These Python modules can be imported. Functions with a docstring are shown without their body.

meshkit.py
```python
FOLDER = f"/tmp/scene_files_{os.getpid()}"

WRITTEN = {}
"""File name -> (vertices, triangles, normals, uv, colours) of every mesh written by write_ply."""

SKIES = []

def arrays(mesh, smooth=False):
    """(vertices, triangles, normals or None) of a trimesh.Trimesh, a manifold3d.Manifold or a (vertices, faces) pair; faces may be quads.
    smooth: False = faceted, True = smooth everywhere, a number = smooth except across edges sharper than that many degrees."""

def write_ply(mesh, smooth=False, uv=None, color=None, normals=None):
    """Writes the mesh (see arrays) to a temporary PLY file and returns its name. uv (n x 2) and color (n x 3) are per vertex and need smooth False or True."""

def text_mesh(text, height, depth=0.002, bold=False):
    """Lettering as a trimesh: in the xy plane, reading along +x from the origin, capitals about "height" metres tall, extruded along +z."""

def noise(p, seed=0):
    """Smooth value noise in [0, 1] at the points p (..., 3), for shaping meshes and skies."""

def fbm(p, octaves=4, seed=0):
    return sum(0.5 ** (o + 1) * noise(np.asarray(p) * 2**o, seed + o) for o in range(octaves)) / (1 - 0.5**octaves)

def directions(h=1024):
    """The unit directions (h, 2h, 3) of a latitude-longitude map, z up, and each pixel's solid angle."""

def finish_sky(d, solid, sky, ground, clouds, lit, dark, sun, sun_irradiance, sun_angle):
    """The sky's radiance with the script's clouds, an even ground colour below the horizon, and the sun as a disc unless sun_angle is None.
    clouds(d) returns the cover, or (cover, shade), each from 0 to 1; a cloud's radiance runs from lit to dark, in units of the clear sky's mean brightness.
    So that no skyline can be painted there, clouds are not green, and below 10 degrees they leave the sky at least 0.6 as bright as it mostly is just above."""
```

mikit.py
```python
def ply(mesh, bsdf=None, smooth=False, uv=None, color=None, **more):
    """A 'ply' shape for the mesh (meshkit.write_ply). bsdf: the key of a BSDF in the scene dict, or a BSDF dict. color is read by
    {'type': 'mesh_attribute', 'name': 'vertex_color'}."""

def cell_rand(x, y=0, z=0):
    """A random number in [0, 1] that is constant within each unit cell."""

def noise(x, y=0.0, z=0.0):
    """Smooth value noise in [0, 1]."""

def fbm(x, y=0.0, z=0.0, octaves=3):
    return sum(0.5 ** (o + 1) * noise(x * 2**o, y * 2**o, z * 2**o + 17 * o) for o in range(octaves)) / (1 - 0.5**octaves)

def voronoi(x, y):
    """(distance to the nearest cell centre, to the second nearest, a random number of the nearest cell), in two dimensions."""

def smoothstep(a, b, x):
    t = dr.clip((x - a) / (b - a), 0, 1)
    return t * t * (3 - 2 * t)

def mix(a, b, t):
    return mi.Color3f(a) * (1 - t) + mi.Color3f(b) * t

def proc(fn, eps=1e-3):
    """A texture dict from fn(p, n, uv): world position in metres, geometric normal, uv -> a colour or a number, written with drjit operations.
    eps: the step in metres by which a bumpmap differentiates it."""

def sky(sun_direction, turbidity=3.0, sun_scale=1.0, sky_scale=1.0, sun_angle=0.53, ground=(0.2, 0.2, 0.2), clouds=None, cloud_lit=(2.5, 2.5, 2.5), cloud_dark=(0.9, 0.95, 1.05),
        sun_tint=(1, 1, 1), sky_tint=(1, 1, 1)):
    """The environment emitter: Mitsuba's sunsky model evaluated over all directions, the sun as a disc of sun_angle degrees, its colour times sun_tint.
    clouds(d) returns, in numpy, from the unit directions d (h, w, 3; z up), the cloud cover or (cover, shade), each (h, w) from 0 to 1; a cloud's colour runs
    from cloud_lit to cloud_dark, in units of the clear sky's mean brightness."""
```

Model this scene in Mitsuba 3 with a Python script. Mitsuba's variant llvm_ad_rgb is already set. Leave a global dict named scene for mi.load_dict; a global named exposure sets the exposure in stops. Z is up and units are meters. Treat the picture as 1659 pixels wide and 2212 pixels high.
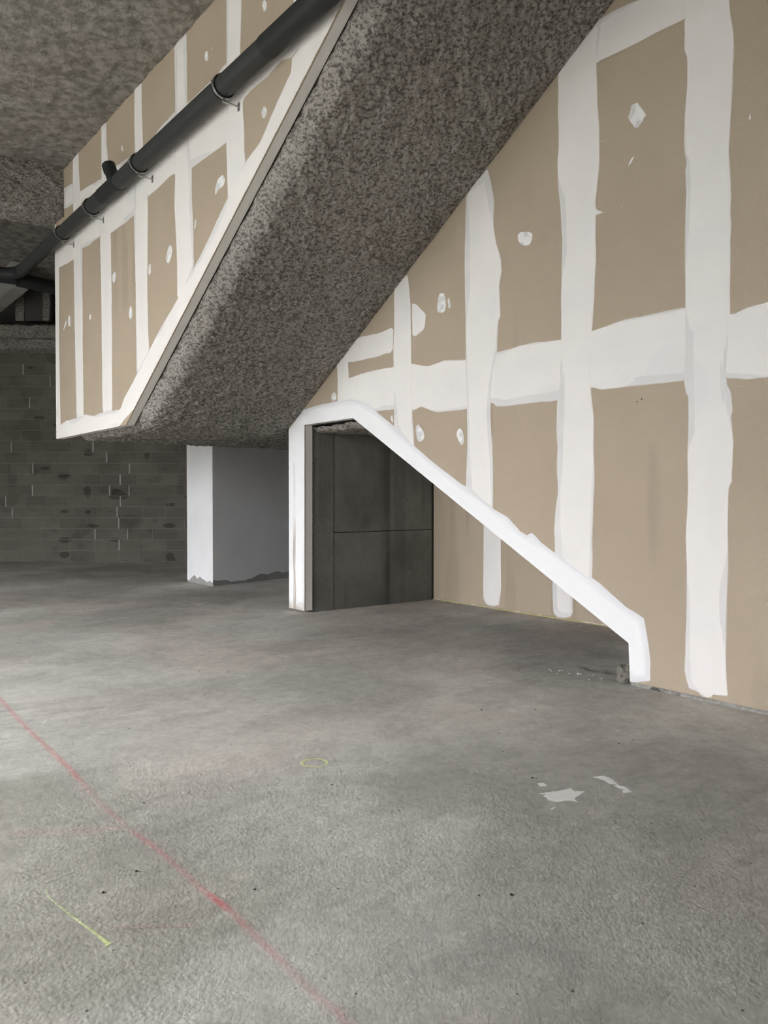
import math, numpy as np, trimesh, shapely, mitsuba as mi, drjit as dr
import mikit, meshkit
from shapely.geometry import Polygon, LineString, box as sbox
from shapely.ops import unary_union

T = mi.ScalarTransform4f
scene, labels = {}, {}
rng = np.random.default_rng(7)

# ------------------------------------------------------------------ camera
W_, H_, F_, HZ_, VX_, HC_ = 1659, 2212, 1720.0, 1072.0, -490.0, 1.52
_p = math.atan((H_ / 2 - HZ_) / F_)
_a = math.atan((W_ / 2 - VX_) / (F_ / math.cos(_p)))
_fh = np.array([math.sin(_a), math.cos(_a), 0]); _R = np.array([math.cos(_a), -math.sin(_a), 0])
_F = _fh * math.cos(_p) - np.array([0, 0, math.sin(_p)]); _U = np.cross(_R, _F); _O = np.array([0, 0, HC_])
scene['camera'] = {'type': 'perspective', 'fov': math.degrees(2 * math.atan(W_ / 2 / F_)), 'fov_axis': 'x', 'near_clip': 0.05, 'far_clip': 300.0,
                   'to_world': T().look_at(origin=_O.tolist(), target=(_O + _F).tolist(), up=[0, 0, 1])}
exposure = 0.0


def at(px, py, axis, val):
    """Where the photograph's point lies on the plane x, y or z = val."""
    d = _F + _R * (px - W_ / 2) / F_ - _U * (py - H_ / 2) / F_
    return _O + d * (val - _O[axis]) / d[axis]


# ------------------------------------------------------------------ daylight: overcast sky through the open side of the building
scene['sky'] = mikit.sky([0.75, 0.2, 0.63], turbidity=4.0, sun_scale=0.0, sky_scale=1.0, ground=(0.22, 0.22, 0.21),
                         clouds=lambda d: (1.0, np.clip(1 - np.clip(d[..., 2], 0, 1) ** 0.7 + 0.2 * (meshkit.fbm(d * 3.0, 3, 5) - 0.5), 0, 1)), cloud_lit=(1.3, 1.3, 1.3), cloud_dark=(0.52, 0.53, 0.55))   # overcast: the zenith brighter than the horizon
exposure = 6.75

# ------------------------------------------------------------------ materials
sm, mix, fbm, noise = mikit.smoothstep, mikit.mix, mikit.fbm, mikit.noise
P = mikit.proc


def diffuse(fn):
    return {'type': 'diffuse', 'reflectance': P(fn) if callable(fn) else {'type': 'rgb', 'value': list(fn)}}


def bumped(b, fn, scale, eps):
    return {'type': 'bumpmap', 'arbitrary': P(fn, eps), 'scale': scale, 'nested': b}


def two(b):
    return {'type': 'twosided', 'bsdf': b}


def board_col(p):
    g = fbm(p.y * 1.3 + p.x, p.z * 1.1, 3, 3)
    h = noise(p.y * 160, p.z * 160, p.x * 160)
    streak = sm(0.62, 0.8, noise(p.y * 9, p.z * 0.7, p.x * 3)) * sm(0.45, 0.7, noise(p.y * 1.1, p.z * 1.2, 7))
    c = mix((0.400, 0.330, 0.252), (0.450, 0.375, 0.290), g) * (0.95 + 0.1 * h)
    return c * (1 - 0.10 * streak)


def board_fn(p, n, uv):
    return board_col(p)


def film_fn(p, n, uv):
    d = uv.x
    a = sm(0.0, 0.004 + 0.014 * noise(p.y * 3.1, p.z * 3.1, 5), d)
    m = 0.085 * sm(0.45, 0.75, noise(p.y * 1.7, p.z * 1.3, 2 + p.x))
    w = sm(m - 0.004, m + 0.010, d)
    thin = sm(0.62, 0.8, fbm(p.y * 1.2, p.z * 3.5, 9, 2)) * 0.35
    white = mix((0.785, 0.758, 0.736), (0.735, 0.733, 0.745), thin) * (0.98 + 0.04 * fbm(p.y * 6, p.z * 2, 1, 2))
    smear = mix((0.62, 0.61, 0.61), white, 0.25 + 0.3 * noise(p.y * 4, p.z * 9, 3))
    return mix(board_col(p), mix(smear, white, w), a)


def patch_fn(p, n, uv):
    a = sm(0.0, 0.003 + 0.012 * noise(p.y * 30, p.z * 30, 5), uv.x)
    white = mix((0.64, 0.635, 0.63), (0.8, 0.79, 0.78), sm(0.35, 0.6, noise(p.y * 22, p.z * 22, 4)))
    return mix(board_col(p), white, a)


def floor_col(p):
    x, y = p.x, p.y
    wx = x + 0.5 * fbm(x * 0.8, y * 0.8, 1, 3); wy = y + 0.5 * fbm(x * 0.8, y * 0.8, 9, 3)
    big = fbm(wx * 0.55, wy * 0.7, 2, 4)
    med = fbm(wx * 2.6, wy * 2.2, 4, 4)
    sweep = fbm(wx * 1.3 + wy * 0.5, wy * 6.0 - wx * 1.5, 6, 3)
    fine = fbm(x * 45, y * 45, 3, 2)
    c = mix((0.388, 0.374, 0.353), (0.508, 0.493, 0.467), sm(0.32, 0.68, big))
    c = c * (0.86 + 0.28 * med) * (0.93 + 0.14 * sweep) * (0.90 + 0.20 * fine) * (0.88 + 0.24 * fbm(x * 13 + 2 * med, y * 13, 8, 3))
    warm = fbm(x * 0.9, y * 0.9, 21, 2)
    c = c * mix((0.985, 1.0, 0.98), (1.03, 0.995, 0.965), sm(0.4, 0.75, warm + 0.05 * (x - 3.0)))
    damp = sm(0.42, 0.62, fbm(wx * 0.9 + 3, wy * 0.9, 31, 3)) * sm(2.6, 1.4, x + 0.15 * y)
    c = c * mix((1, 1, 1), (0.735, 0.725, 0.69), damp)
    scr = sm(0.70, 0.76, noise(wx * 2.0, wy * 26, 12)) * sm(0.5, 0.7, noise(x * 1.1, y * 1.1, 14))
    c = c * (1 - 0.07 * scr)
    qx = x + 0.012 * noise(x * 70, y * 70, 5); qy = y + 0.012 * noise(x * 70, y * 70, 9)
    v1, v2, vr = mikit.voronoi(qx * 4.3, qy * 4.3)
    rad = 0.010 + 0.022 * mikit.cell_rand(dr.floor(vr * 9999), 1, 2)
    pit = sm(rad, rad * 0.5, v1) * sm(0.50, 0.55, vr)
    pale = sm(rad, rad * 0.5, v1) * sm(0.20, 0.18, vr)
    c = mix(c, (0.07, 0.065, 0.06), pit * 0.75)
    c = mix(c, (0.6, 0.59, 0.57), pale * 0.6)
    dirt = sm(0.10, 0.0, dr.abs(x - 5.70 - 0.12 * (noise(y * 7, 1, 1) - 0.5))) * sm(0.42, 0.1, dr.abs(y - 4.28)) * sm(0.35, 0.6, fbm(x * 22, y * 12, 5, 3))
    return mix(c, (0.12, 0.115, 0.105), dirt * 0.8)


def floor_h(p, n, uv):
    r = sm(0.42, 0.62, fbm(p.x * 0.7, p.y * 0.7, 41, 3))
    return noise(p.x * 95, p.y * 95, 2) * (0.5 + 0.5 * r) + 0.5 * noise(p.x * 190, p.y * 190, 4) + 0.3 * noise(p.x * 25, p.y * 30, 6)


def chalk(col, lo, hi, seed):
    def fn(p, n, uv):
        g = fbm(p.x * 60, p.y * 60, seed, 2)
        gap = sm(lo, hi, fbm(p.x * 2.2, p.y * 2.2, seed + 2, 3))
        a = sm(0.0, 1.0, uv.x) * uv.y * (0.25 + 0.75 * gap) * sm(0.25, 0.65, g + 0.25 * uv.x)
        return mix(floor_col(p), col, a)
    return fn


def splash_fn(p, n, uv):
    a = sm(0.0, 0.007, uv.x + 0.006 * (noise(p.x * 60, p.y * 60, 2) - 0.5)) * sm(0.2, 0.5, fbm(p.x * 30, p.y * 30, 2, 2) + 6 * uv.x)
    return mix(floor_col(p), (0.80, 0.80, 0.79), a * 0.95)


def fluff_fn(k, lo, hi, c0, c1, sp=0.8):
    def fn(p, n, uv):
        wx = p.x + 0.02 * noise(p.x * 19, p.y * 19, p.z * 19); wy = p.y + 0.02 * noise(p.x * 19, p.y * 19, 5 + p.z * 19)
        f = fbm(wx * k, wy * k, p.z * k, 3)
        g = fbm(p.x * 1.1, p.y * 1.1, p.z * 1.1, 3)
        speck = sm(0.70, 0.78, noise(p.x * 75, p.y * 75, p.z * 75))
        tint = mix((1.0, 0.982, 0.950), (1.045, 0.975, 0.925), noise(p.x * 2.2, p.y * 2.2, 4 + p.z))
        c = mix(c0, c1, sm(lo, hi, f)) * tint * (0.85 + 0.3 * g)
        return mix(c, (0.05, 0.048, 0.043), speck * sp)
    return fn


soffit_fn = fluff_fn(46.0, 0.28, 0.60, (0.135, 0.130, 0.122), (0.315, 0.309, 0.296), 0.6)
ceil_fn = fluff_fn(12.0, 0.25, 0.75, (0.165, 0.160, 0.150), (0.30, 0.292, 0.278), 0.15)


def block_fn(p, n, uv):
    g = fbm(p.x * 2.3, p.y * 2.3, p.z * 3.1, 3)
    r = mikit.cell_rand(dr.floor(uv.x * 97), 3, 5)
    lay = noise(p.x * 1.5, p.z * 60, p.y * 1.5)
    smudge = sm(0.60, 0.72, fbm(p.x * 2.9, p.z * 4.2, 3 + p.y * 2.9, 2))
    dark = sm(0.78, 0.84, noise(p.x * 2.6, p.z * 6.0, 50 + p.y * 2.6))
    c = mix((0.125, 0.114, 0.096), (0.175, 0.161, 0.138), g) * (0.88 + 0.24 * r) * (0.93 + 0.14 * lay)
    return c * (1 - 0.18 * smudge) * (1 - 0.45 * dark)


def mortar_fn(p, n, uv):
    return mix((0.16, 0.153, 0.136), (0.27, 0.26, 0.24), fbm(p.x * 4, p.y * 4, p.z * 7, 3))


def conc_col(p, a, b):
    g = fbm(p.x * 1.7, p.z * 1.5, p.y, 4)
    f = fbm(p.x * 14, p.z * 9, p.y * 14, 3)
    pore = sm(0.84, 0.88, noise(p.x * 60, p.z * 60, p.y * 60))
    return mix(a, b, sm(0.25, 0.75, g)) * (0.88 + 0.24 * f) * (1 - 0.4 * pore)


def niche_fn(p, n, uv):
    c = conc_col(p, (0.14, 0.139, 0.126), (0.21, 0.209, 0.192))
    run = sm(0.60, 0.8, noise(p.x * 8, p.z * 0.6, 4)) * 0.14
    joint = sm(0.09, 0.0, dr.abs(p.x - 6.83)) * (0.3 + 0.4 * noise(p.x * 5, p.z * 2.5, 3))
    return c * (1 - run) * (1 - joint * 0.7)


def bare_fn(p, n, uv):
    return conc_col(p, (0.30, 0.295, 0.28), (0.40, 0.395, 0.38))


def coat_fn(p, n, uv):
    return mix((0.74, 0.745, 0.755), (0.80, 0.80, 0.81), fbm(p.x * 3, p.y * 3, p.z * 2, 3))


def surround_fn(p, n, uv):
    """Opening surround: as joint compound, with a rusty drip line on the post and a scuffed foot."""
    a = sm(0.0, 0.004 + 0.012 * noise(p.y * 3.1, p.z * 3.1, 5), uv.x)
    c = mix(board_col(p), mix((0.72, 0.72, 0.74), (0.83, 0.83, 0.84), sm(0.02, 0.05 + 0.05 * noise(p.y * 2, p.z * 2, 3), uv.x)), a)
    y0 = 9.06 + 0.012 * (noise(p.z * 3, 1, 1) - 0.5)
    wid = 0.030 + 0.02 * noise(p.z * 4, 2, 2)
    drip = sm(wid, wid * 0.4, dr.abs(p.y - y0)) * sm(1.98, 1.93, p.z) * (0.45 + 0.55 * sm(1.25, 0.9, p.z)) * (0.55 + 0.45 * noise(p.z * 6, p.y * 40, 1)) * (1 - 0.6 * sm(1.55, 1.5, p.z) * sm(1.2, 1.25, p.z))
    foot = sm(0.24, 0.02, p.z + 0.06 * noise(p.y * 25, p.z * 25, 1)) * sm(8.6, 8.9, p.y)
    c = mix(c, mix((0.42, 0.365, 0.305), (0.50, 0.50, 0.52), sm(1.2, 1.4, p.z)), drip)
    return mix(c, (0.42, 0.37, 0.31), foot * 0.85)


def rubble_fn(p, n, uv):
    return mix((0.08, 0.075, 0.067), (0.27, 0.255, 0.225), fbm(p.x * 30, p.y * 30, p.z * 30, 3))


def plinth_fn(p, n, uv):
    dk = sm(0.55, 0.66, fbm(p.y * 7, p.z * 30, p.x * 10, 3))
    return mix((0.30, 0.29, 0.27), (0.05, 0.048, 0.045), dk * 0.85) * (0.8 + 0.4 * noise(p.y * 60, p.z * 60, 1))


def pipe_fn(p, n, uv):
    g = fbm(p.y * 3, p.x * 9, p.z * 9, 3)
    return mix((0.018, 0.020, 0.021), (0.032, 0.034, 0.034), g)


def fnoise(k):
    return lambda p, n, uv: noise(p.x * k, p.y * k, p.z * k)


M = {
    'mat_board': two(diffuse(board_fn)),
    'mat_film': two(diffuse(film_fn)),
    'mat_surround': two(diffuse(surround_fn)),
    'mat_patch': two(diffuse(patch_fn)),
    'mat_floor': two(bumped(diffuse(lambda p, n, uv: floor_col(p)), floor_h, 0.0015, 0.002)),
    'mat_chalk_red': two(bumped(diffuse(chalk((0.62, 0.175, 0.20), 0.25, 0.55, 3)), floor_h, 0.0015, 0.002)),
    'mat_chalk_green': two(bumped(diffuse(chalk((0.66, 0.72, 0.34), 0.1, 0.3, 13)), floor_h, 0.0015, 0.002)),
    'mat_chalk_pale': two(bumped(diffuse(chalk((0.50, 0.49, 0.46), 0.35, 0.6, 23)), floor_h, 0.0015, 0.002)),
    'mat_splash': two(diffuse(splash_fn)),
    'mat_soffit': two(bumped(diffuse(soffit_fn), fnoise(90.0), 0.006, 0.002)),
    'mat_ceiling': two(bumped(diffuse(ceil_fn), fnoise(60.0), 0.008, 0.003)),
    'mat_block': two(diffuse(block_fn)),
    'mat_mortar': two(diffuse(mortar_fn)),
    'mat_mortar_pale': two(diffuse((0.34, 0.34, 0.32))),
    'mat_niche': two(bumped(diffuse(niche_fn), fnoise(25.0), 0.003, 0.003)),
    'mat_bare': two(diffuse(bare_fn)),
    'mat_coat': two(diffuse(coat_fn)),
    'mat_paint': two(diffuse((0.78, 0.75, 0.715))),
    'mat_rubble': two(diffuse(rubble_fn)),
    'mat_plinth': two(diffuse(plinth_fn)),
    'mat_foam': two(diffuse((0.40, 0.36, 0.20))),
    'mat_dark': two(diffuse((0.09, 0.088, 0.08))),
    'mat_ground': two(diffuse((0.30, 0.30, 0.28))),
    'mat_chip': two(diffuse((0.72, 0.71, 0.68))),
    'mat_grit': two(diffuse((0.07, 0.066, 0.06))),
    'mat_pipe': {'type': 'principled', 'base_color': P(pipe_fn), 'roughness': 0.5, 'specular': 0.2},
    'mat_pipe_light': {'type': 'principled', 'base_color': {'type': 'rgb', 'value': [0.036, 0.038, 0.038]}, 'roughness': 0.5, 'specular': 0.25},
    'mat_rubber': {'type': 'principled', 'base_color': {'type': 'rgb', 'value': [0.012, 0.012, 0.012]}, 'roughness': 0.6, 'specular': 0.3},
    'mat_zinc': {'type': 'principled', 'base_color': {'type': 'rgb', 'value': [0.45, 0.45, 0.44]}, 'roughness': 0.38, 'metallic': 0.9},
}
scene.update(M)

# ------------------------------------------------------------------ mesh helpers


def put(key, mesh, mat, smooth=False, uv=None):
    k, i = key, 0
    while k in scene:
        i += 1
        k = f'{key}_{i:03d}'
    scene[k] = mikit.ply(mesh, mat, smooth=smooth, uv=uv)
    return k


def tag(key, label, category=None, group=None, kind=None):
    labels[key] = {k: v for k, v in (('label', label), ('category', category), ('group', group), ('kind', kind)) if v}


def bx(x0, x1, y0, y1, z0, z1):
    m = trimesh.creation.box([x1 - x0, y1 - y0, z1 - z0])
    m.apply_translation([(x0 + x1) / 2, (y0 + y1) / 2, (z0 + z1) / 2])
    return m


def polys(g):
    if g.is_empty:
        return []
    return [q for q in getattr(g, 'geoms', [g]) if q.geom_type == 'Polygon' and q.area > 1e-6]


def prism_yz(g, x0, x1):
    """Extrudes a polygon of the (y, z) plane from x0 to x1."""
    ms = []
    for q in polys(g):
        m = trimesh.creation.extrude_polygon(q, x1 - x0, engine='earcut')
        v = np.array(m.vertices)
        m.vertices = np.stack([v[:, 2] + x0, v[:, 0], v[:, 1]], 1)
        ms.append(m)
    return trimesh.util.concatenate(ms)


def prism_xz(g, y0, y1):
    ms = []
    for q in polys(g):
        m = trimesh.creation.extrude_polygon(q, y1 - y0, engine='earcut')
        v = np.array(m.vertices)
        m.vertices = np.stack([v[:, 0], v[:, 2] + y0, v[:, 1]], 1)
        m.invert()
        ms.append(m)
    return trimesh.util.concatenate(ms)


def prism_xy(g, z0, z1):
    ms = [trimesh.creation.extrude_polygon(q, z1 - z0, engine='earcut') for q in polys(g)]
    m = trimesh.util.concatenate(ms)
    m.apply_translation([0, 0, z0])
    return m


def ragged(g, amp=0.006, step=0.02, seed=1, fine=0.35):
    """A polygon with the wavering edge a filling knife leaves."""
    def ring(r):
        q = np.array(LineString(r).segmentize(step).coords)[:-1]
        t = np.roll(q, -1, 0) - np.roll(q, 1, 0)
        t /= np.linalg.norm(t, axis=1, keepdims=True) + 1e-9
        n = np.stack([t[:, 1], -t[:, 0]], 1)
        p3 = np.c_[q, np.full(len(q), seed * 3.7)]
        d = (meshkit.noise(p3 * 9, seed) - 0.5) * 2 + fine * ((meshkit.noise(p3 * 40, seed + 1) - 0.5) * 2 + (meshkit.noise(p3 * 95, seed + 2) - 0.5))
        return q + n * d[:, None] * amp
    out = [Polygon(ring(q.exterior.coords), [ring(h.coords) for h in q.interiors]).buffer(0) for q in polys(g)]
    return unary_union(out)


def film(g, thick=0.0014, levels=(0.0, 0.004, 0.012, 0.028, 0.05, 0.09), ramp=0.02):
    """A thin skim over a polygon: (u, v, height, distance to its edge) of a mesh that thins out to its edge."""
    pts, fac, n = [], [], 0
    edge = g.boundary
    for a, b in zip(levels, levels[1:] + (None,)):
        r = g.buffer(-a) if a else g
        if b is not None:
            r = r.difference(g.buffer(-b))
        for q in polys(r):
            try:
                v, f = trimesh.creation.triangulate_polygon(q, engine='earcut')
            except Exception:
                continue
            pts.append(v); fac.append(f + n); n += len(v)
    v, f = np.vstack(pts), np.vstack(fac)
    d = shapely.distance(shapely.points(v), edge)
    return v, f, d, thick * np.clip(d / ramp, 0.1, 1)


def film_wall(g, x, thick=0.0014, **k):
    """The skim on the side of a wall at x that faces -x."""
    v, f, d, h = film(g, thick, **k)
    m = trimesh.Trimesh(np.stack([x - h, v[:, 0], v[:, 1]], 1), f, process=False)
    flip = m.face_normals[:, 0] > 0
    f = np.where(flip[:, None], f[:, ::-1], f)
    return trimesh.Trimesh(m.vertices, f, process=False), np.stack([d, d * 0], 1)


def film_floor(g, thick=0.0008, **k):
    v, f, d, h = film(g, thick, **k)
    m = trimesh.Trimesh(np.stack([v[:, 0], v[:, 1], h], 1), f, process=False)
    flip = m.face_normals[:, 2] < 0
    f = np.where(flip[:, None], f[:, ::-1], f)
    return trimesh.Trimesh(m.vertices, f, process=False), np.stack([d, d * 0], 1)


def on_wall(pts, x):
    """Points of the photograph as (y, z) on the wall plane at x."""
    return np.array([at(a, b, 0, x)[1:] for a, b in pts])


def poly_on(pts, x, soften=0.22):
    q = on_wall(pts, x)
    n = np.roll(q, -1, 0)
    q = np.stack([q * (1 - soften) + n * soften, q * soften + n * (1 - soften)], 1).reshape(-1, 2)      # cut the corners
    return Polygon(q).buffer(0)


def grid(nu, nv, fn):
    """A grid mesh from fn(u, v) with u and v from 0 to 1."""
    u, v = np.meshgrid(np.linspace(0, 1, nu), np.linspace(0, 1, nv), indexing='ij')
    p = fn(u.ravel(), v.ravel())
    i, j = np.meshgrid(np.arange(nu - 1), np.arange(nv - 1), indexing='ij')
    a = (i * nv + j).ravel()
    return trimesh.Trimesh(p, np.vstack([np.stack([a, a + nv, a + nv + 1], 1), np.stack([a, a + nv + 1, a + 1], 1)]), process=False)


def fluff(p, amp=1.0, seed=0):
    return amp * (0.050 * meshkit.fbm(p * 7, 3, seed) + 0.022 * meshkit.noise(p * 24, seed + 4) + 0.014 * meshkit.noise(p * 52, seed + 5) - 0.040)


def tube(p0, p1, r, sides=40, r1=None):
    p0, p1 = np.asarray(p0, float), np.asarray(p1, float)
    d = p1 - p0
    prof = np.array([[0, 0], [r, 0], [r1 or r, np.linalg.norm(d)], [0, np.linalg.norm(d)]])
    m = trimesh.creation.revolve(prof, sections=sides)
    m.apply_transform(trimesh.geometry.align_vectors([0, 0, 1], d / np.linalg.norm(d)))
    m.apply_translation(p0)
    return m


def lathe(prof, p0, d, sides=40):
    m = trimesh.creation.revolve(np.asarray(prof, float), sections=sides)
    m.apply_transform(trimesh.geometry.align_vectors([0, 0, 1], np.asarray(d, float) / np.linalg.norm(d)))
    m.apply_translation(p0)
    return m


# ------------------------------------------------------------------ the room
XW, XL, ZC = 5.46, 3.42, 6.30          # face of the long plasterboard wall, face of the stair's side panel, underside of the upper slab
YE = 9.20                              # far end of the long wall
put('floor', bx(-4.8, 10.5, -8, 30, -0.25, 0), 'mat_floor'); tag('floor', 'bare grey concrete floor slab with stains and chalk marks', kind='structure')
put('ground', bx(-90, -4.8, -60, 90, -0.4, -0.15), 'mat_ground'); tag('ground', 'pale paved ground outside the open side', kind='structure')

# upper slab: sprayed insulation underneath, finer where it is seen
c_ = grid(190, 300, lambda u, v: np.stack([-0.4 + 3.95 * u, 4.0 + 8.2 * v, 0 * u], 1))
v_ = np.array(c_.vertices); v_[:, 2] = ZC - 0.6 * (fluff(v_ * [1, 1, 1] + 3.3, 1.0, 11) + 0.03); c_.vertices = v_
c_.faces = c_.faces[:, ::-1]
put('ceiling', trimesh.util.concatenate([bx(-4.8, 10.5, -8, 30, ZC + 0.02, ZC + 0.3), c_]), 'mat_ceiling', smooth=35)
tag('ceiling', 'high concrete slab sprayed with grey fibre insulation', kind='structure')

# downstand beam at the far end of the stair's side panel
def beam_mesh(u, v):
    s = v * (0.68 + 0.7)
    x = -0.6 + 4.2 * u
    y = np.where(s < 0.68, 12.15, 12.15 + (s - 0.68)); z = np.where(s < 0.68, ZC - s, ZC - 0.68)
    p = np.stack([x, y, z], 1)
    f = fluff(p * 1.0, 1.2, 21)
    p[:, 1] -= np.where(s < 0.72, f, 0); p[:, 2] -= np.where(s > 0.60, f, 0)
    return p
put('beam', trimesh.util.concatenate([bx(-4.5, 7.9, 12.2, 12.82, ZC - 0.64, ZC), grid(170, 60, beam_mesh)]), 'mat_soffit', smooth=40)
tag('beam', 'insulation sprayed downstand beam under the upper slab', kind='structure')

# open side on the left, and the walls out of view
op = Polygon([(-8, 0), (30, 0), (30, ZC), (-8, ZC)]).difference(unary_union([sbox(1.5, 0.0, 11.0, 5.3), sbox(10.9, 0.0, 17.0, 2.6)]))
put('wall_left', prism_yz(op, -4.8, -4.5), 'mat_bare'); tag('wall_left', 'concrete outer wall with a wide opening to daylight', kind='structure')
put('wall_behind', bx(-4.5, 10.5, -8, -7.7, 0, ZC), 'mat_bare'); tag('wall_behind', 'plain concrete wall behind the viewpoint', kind='structure')
put('wall_end', bx(10.2, 10.5, -7.7, 30, 0, ZC), 'mat_bare'); tag('wall_end', 'plain concrete wall beyond the stair', kind='structure')

# ------------------------------------------------------------------ long plasterboard wall
opening = Polygon([tuple(q) for q in (at(658, 918, 0, XW)[1:], at(762.5, 903, 0, XW)[1:], at(1358, 1389, 0, XW)[1:])] + [(3.855, -0.1), (8.815, -0.1)])
region = sbox(-7.7, 0.028, YE, ZC).difference(opening)
put('wall_right__core', prism_yz(region.buffer(-0.003), XW + 0.0125, XW + 0.12), 'mat_paint')
tag('wall_right', 'long plasterboard partition with white joint compound and a sloping opening', kind='structure')
js = [-7.7, -6.4, -5.2, -4.0, -2.8, -1.6, -0.40, 0.80, 2.00, 3.205, 4.42, 5.60, 6.80, 7.93, YE]
zs = [0.0, 2.64, 5.10, ZC]
for y0, y1 in zip(js, js[1:]):
    for z0, z1 in zip(zs, zs[1:]):
        g = region.intersection(sbox(y0 + 0.001, z0, y1 - 0.001, z1 - 0.001))
        for q in polys(g):
            if q.area > 0.01:
                put('wall_right__plasterboard', prism_yz(q, XW, XW + 0.0125), 'mat_board')

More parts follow.
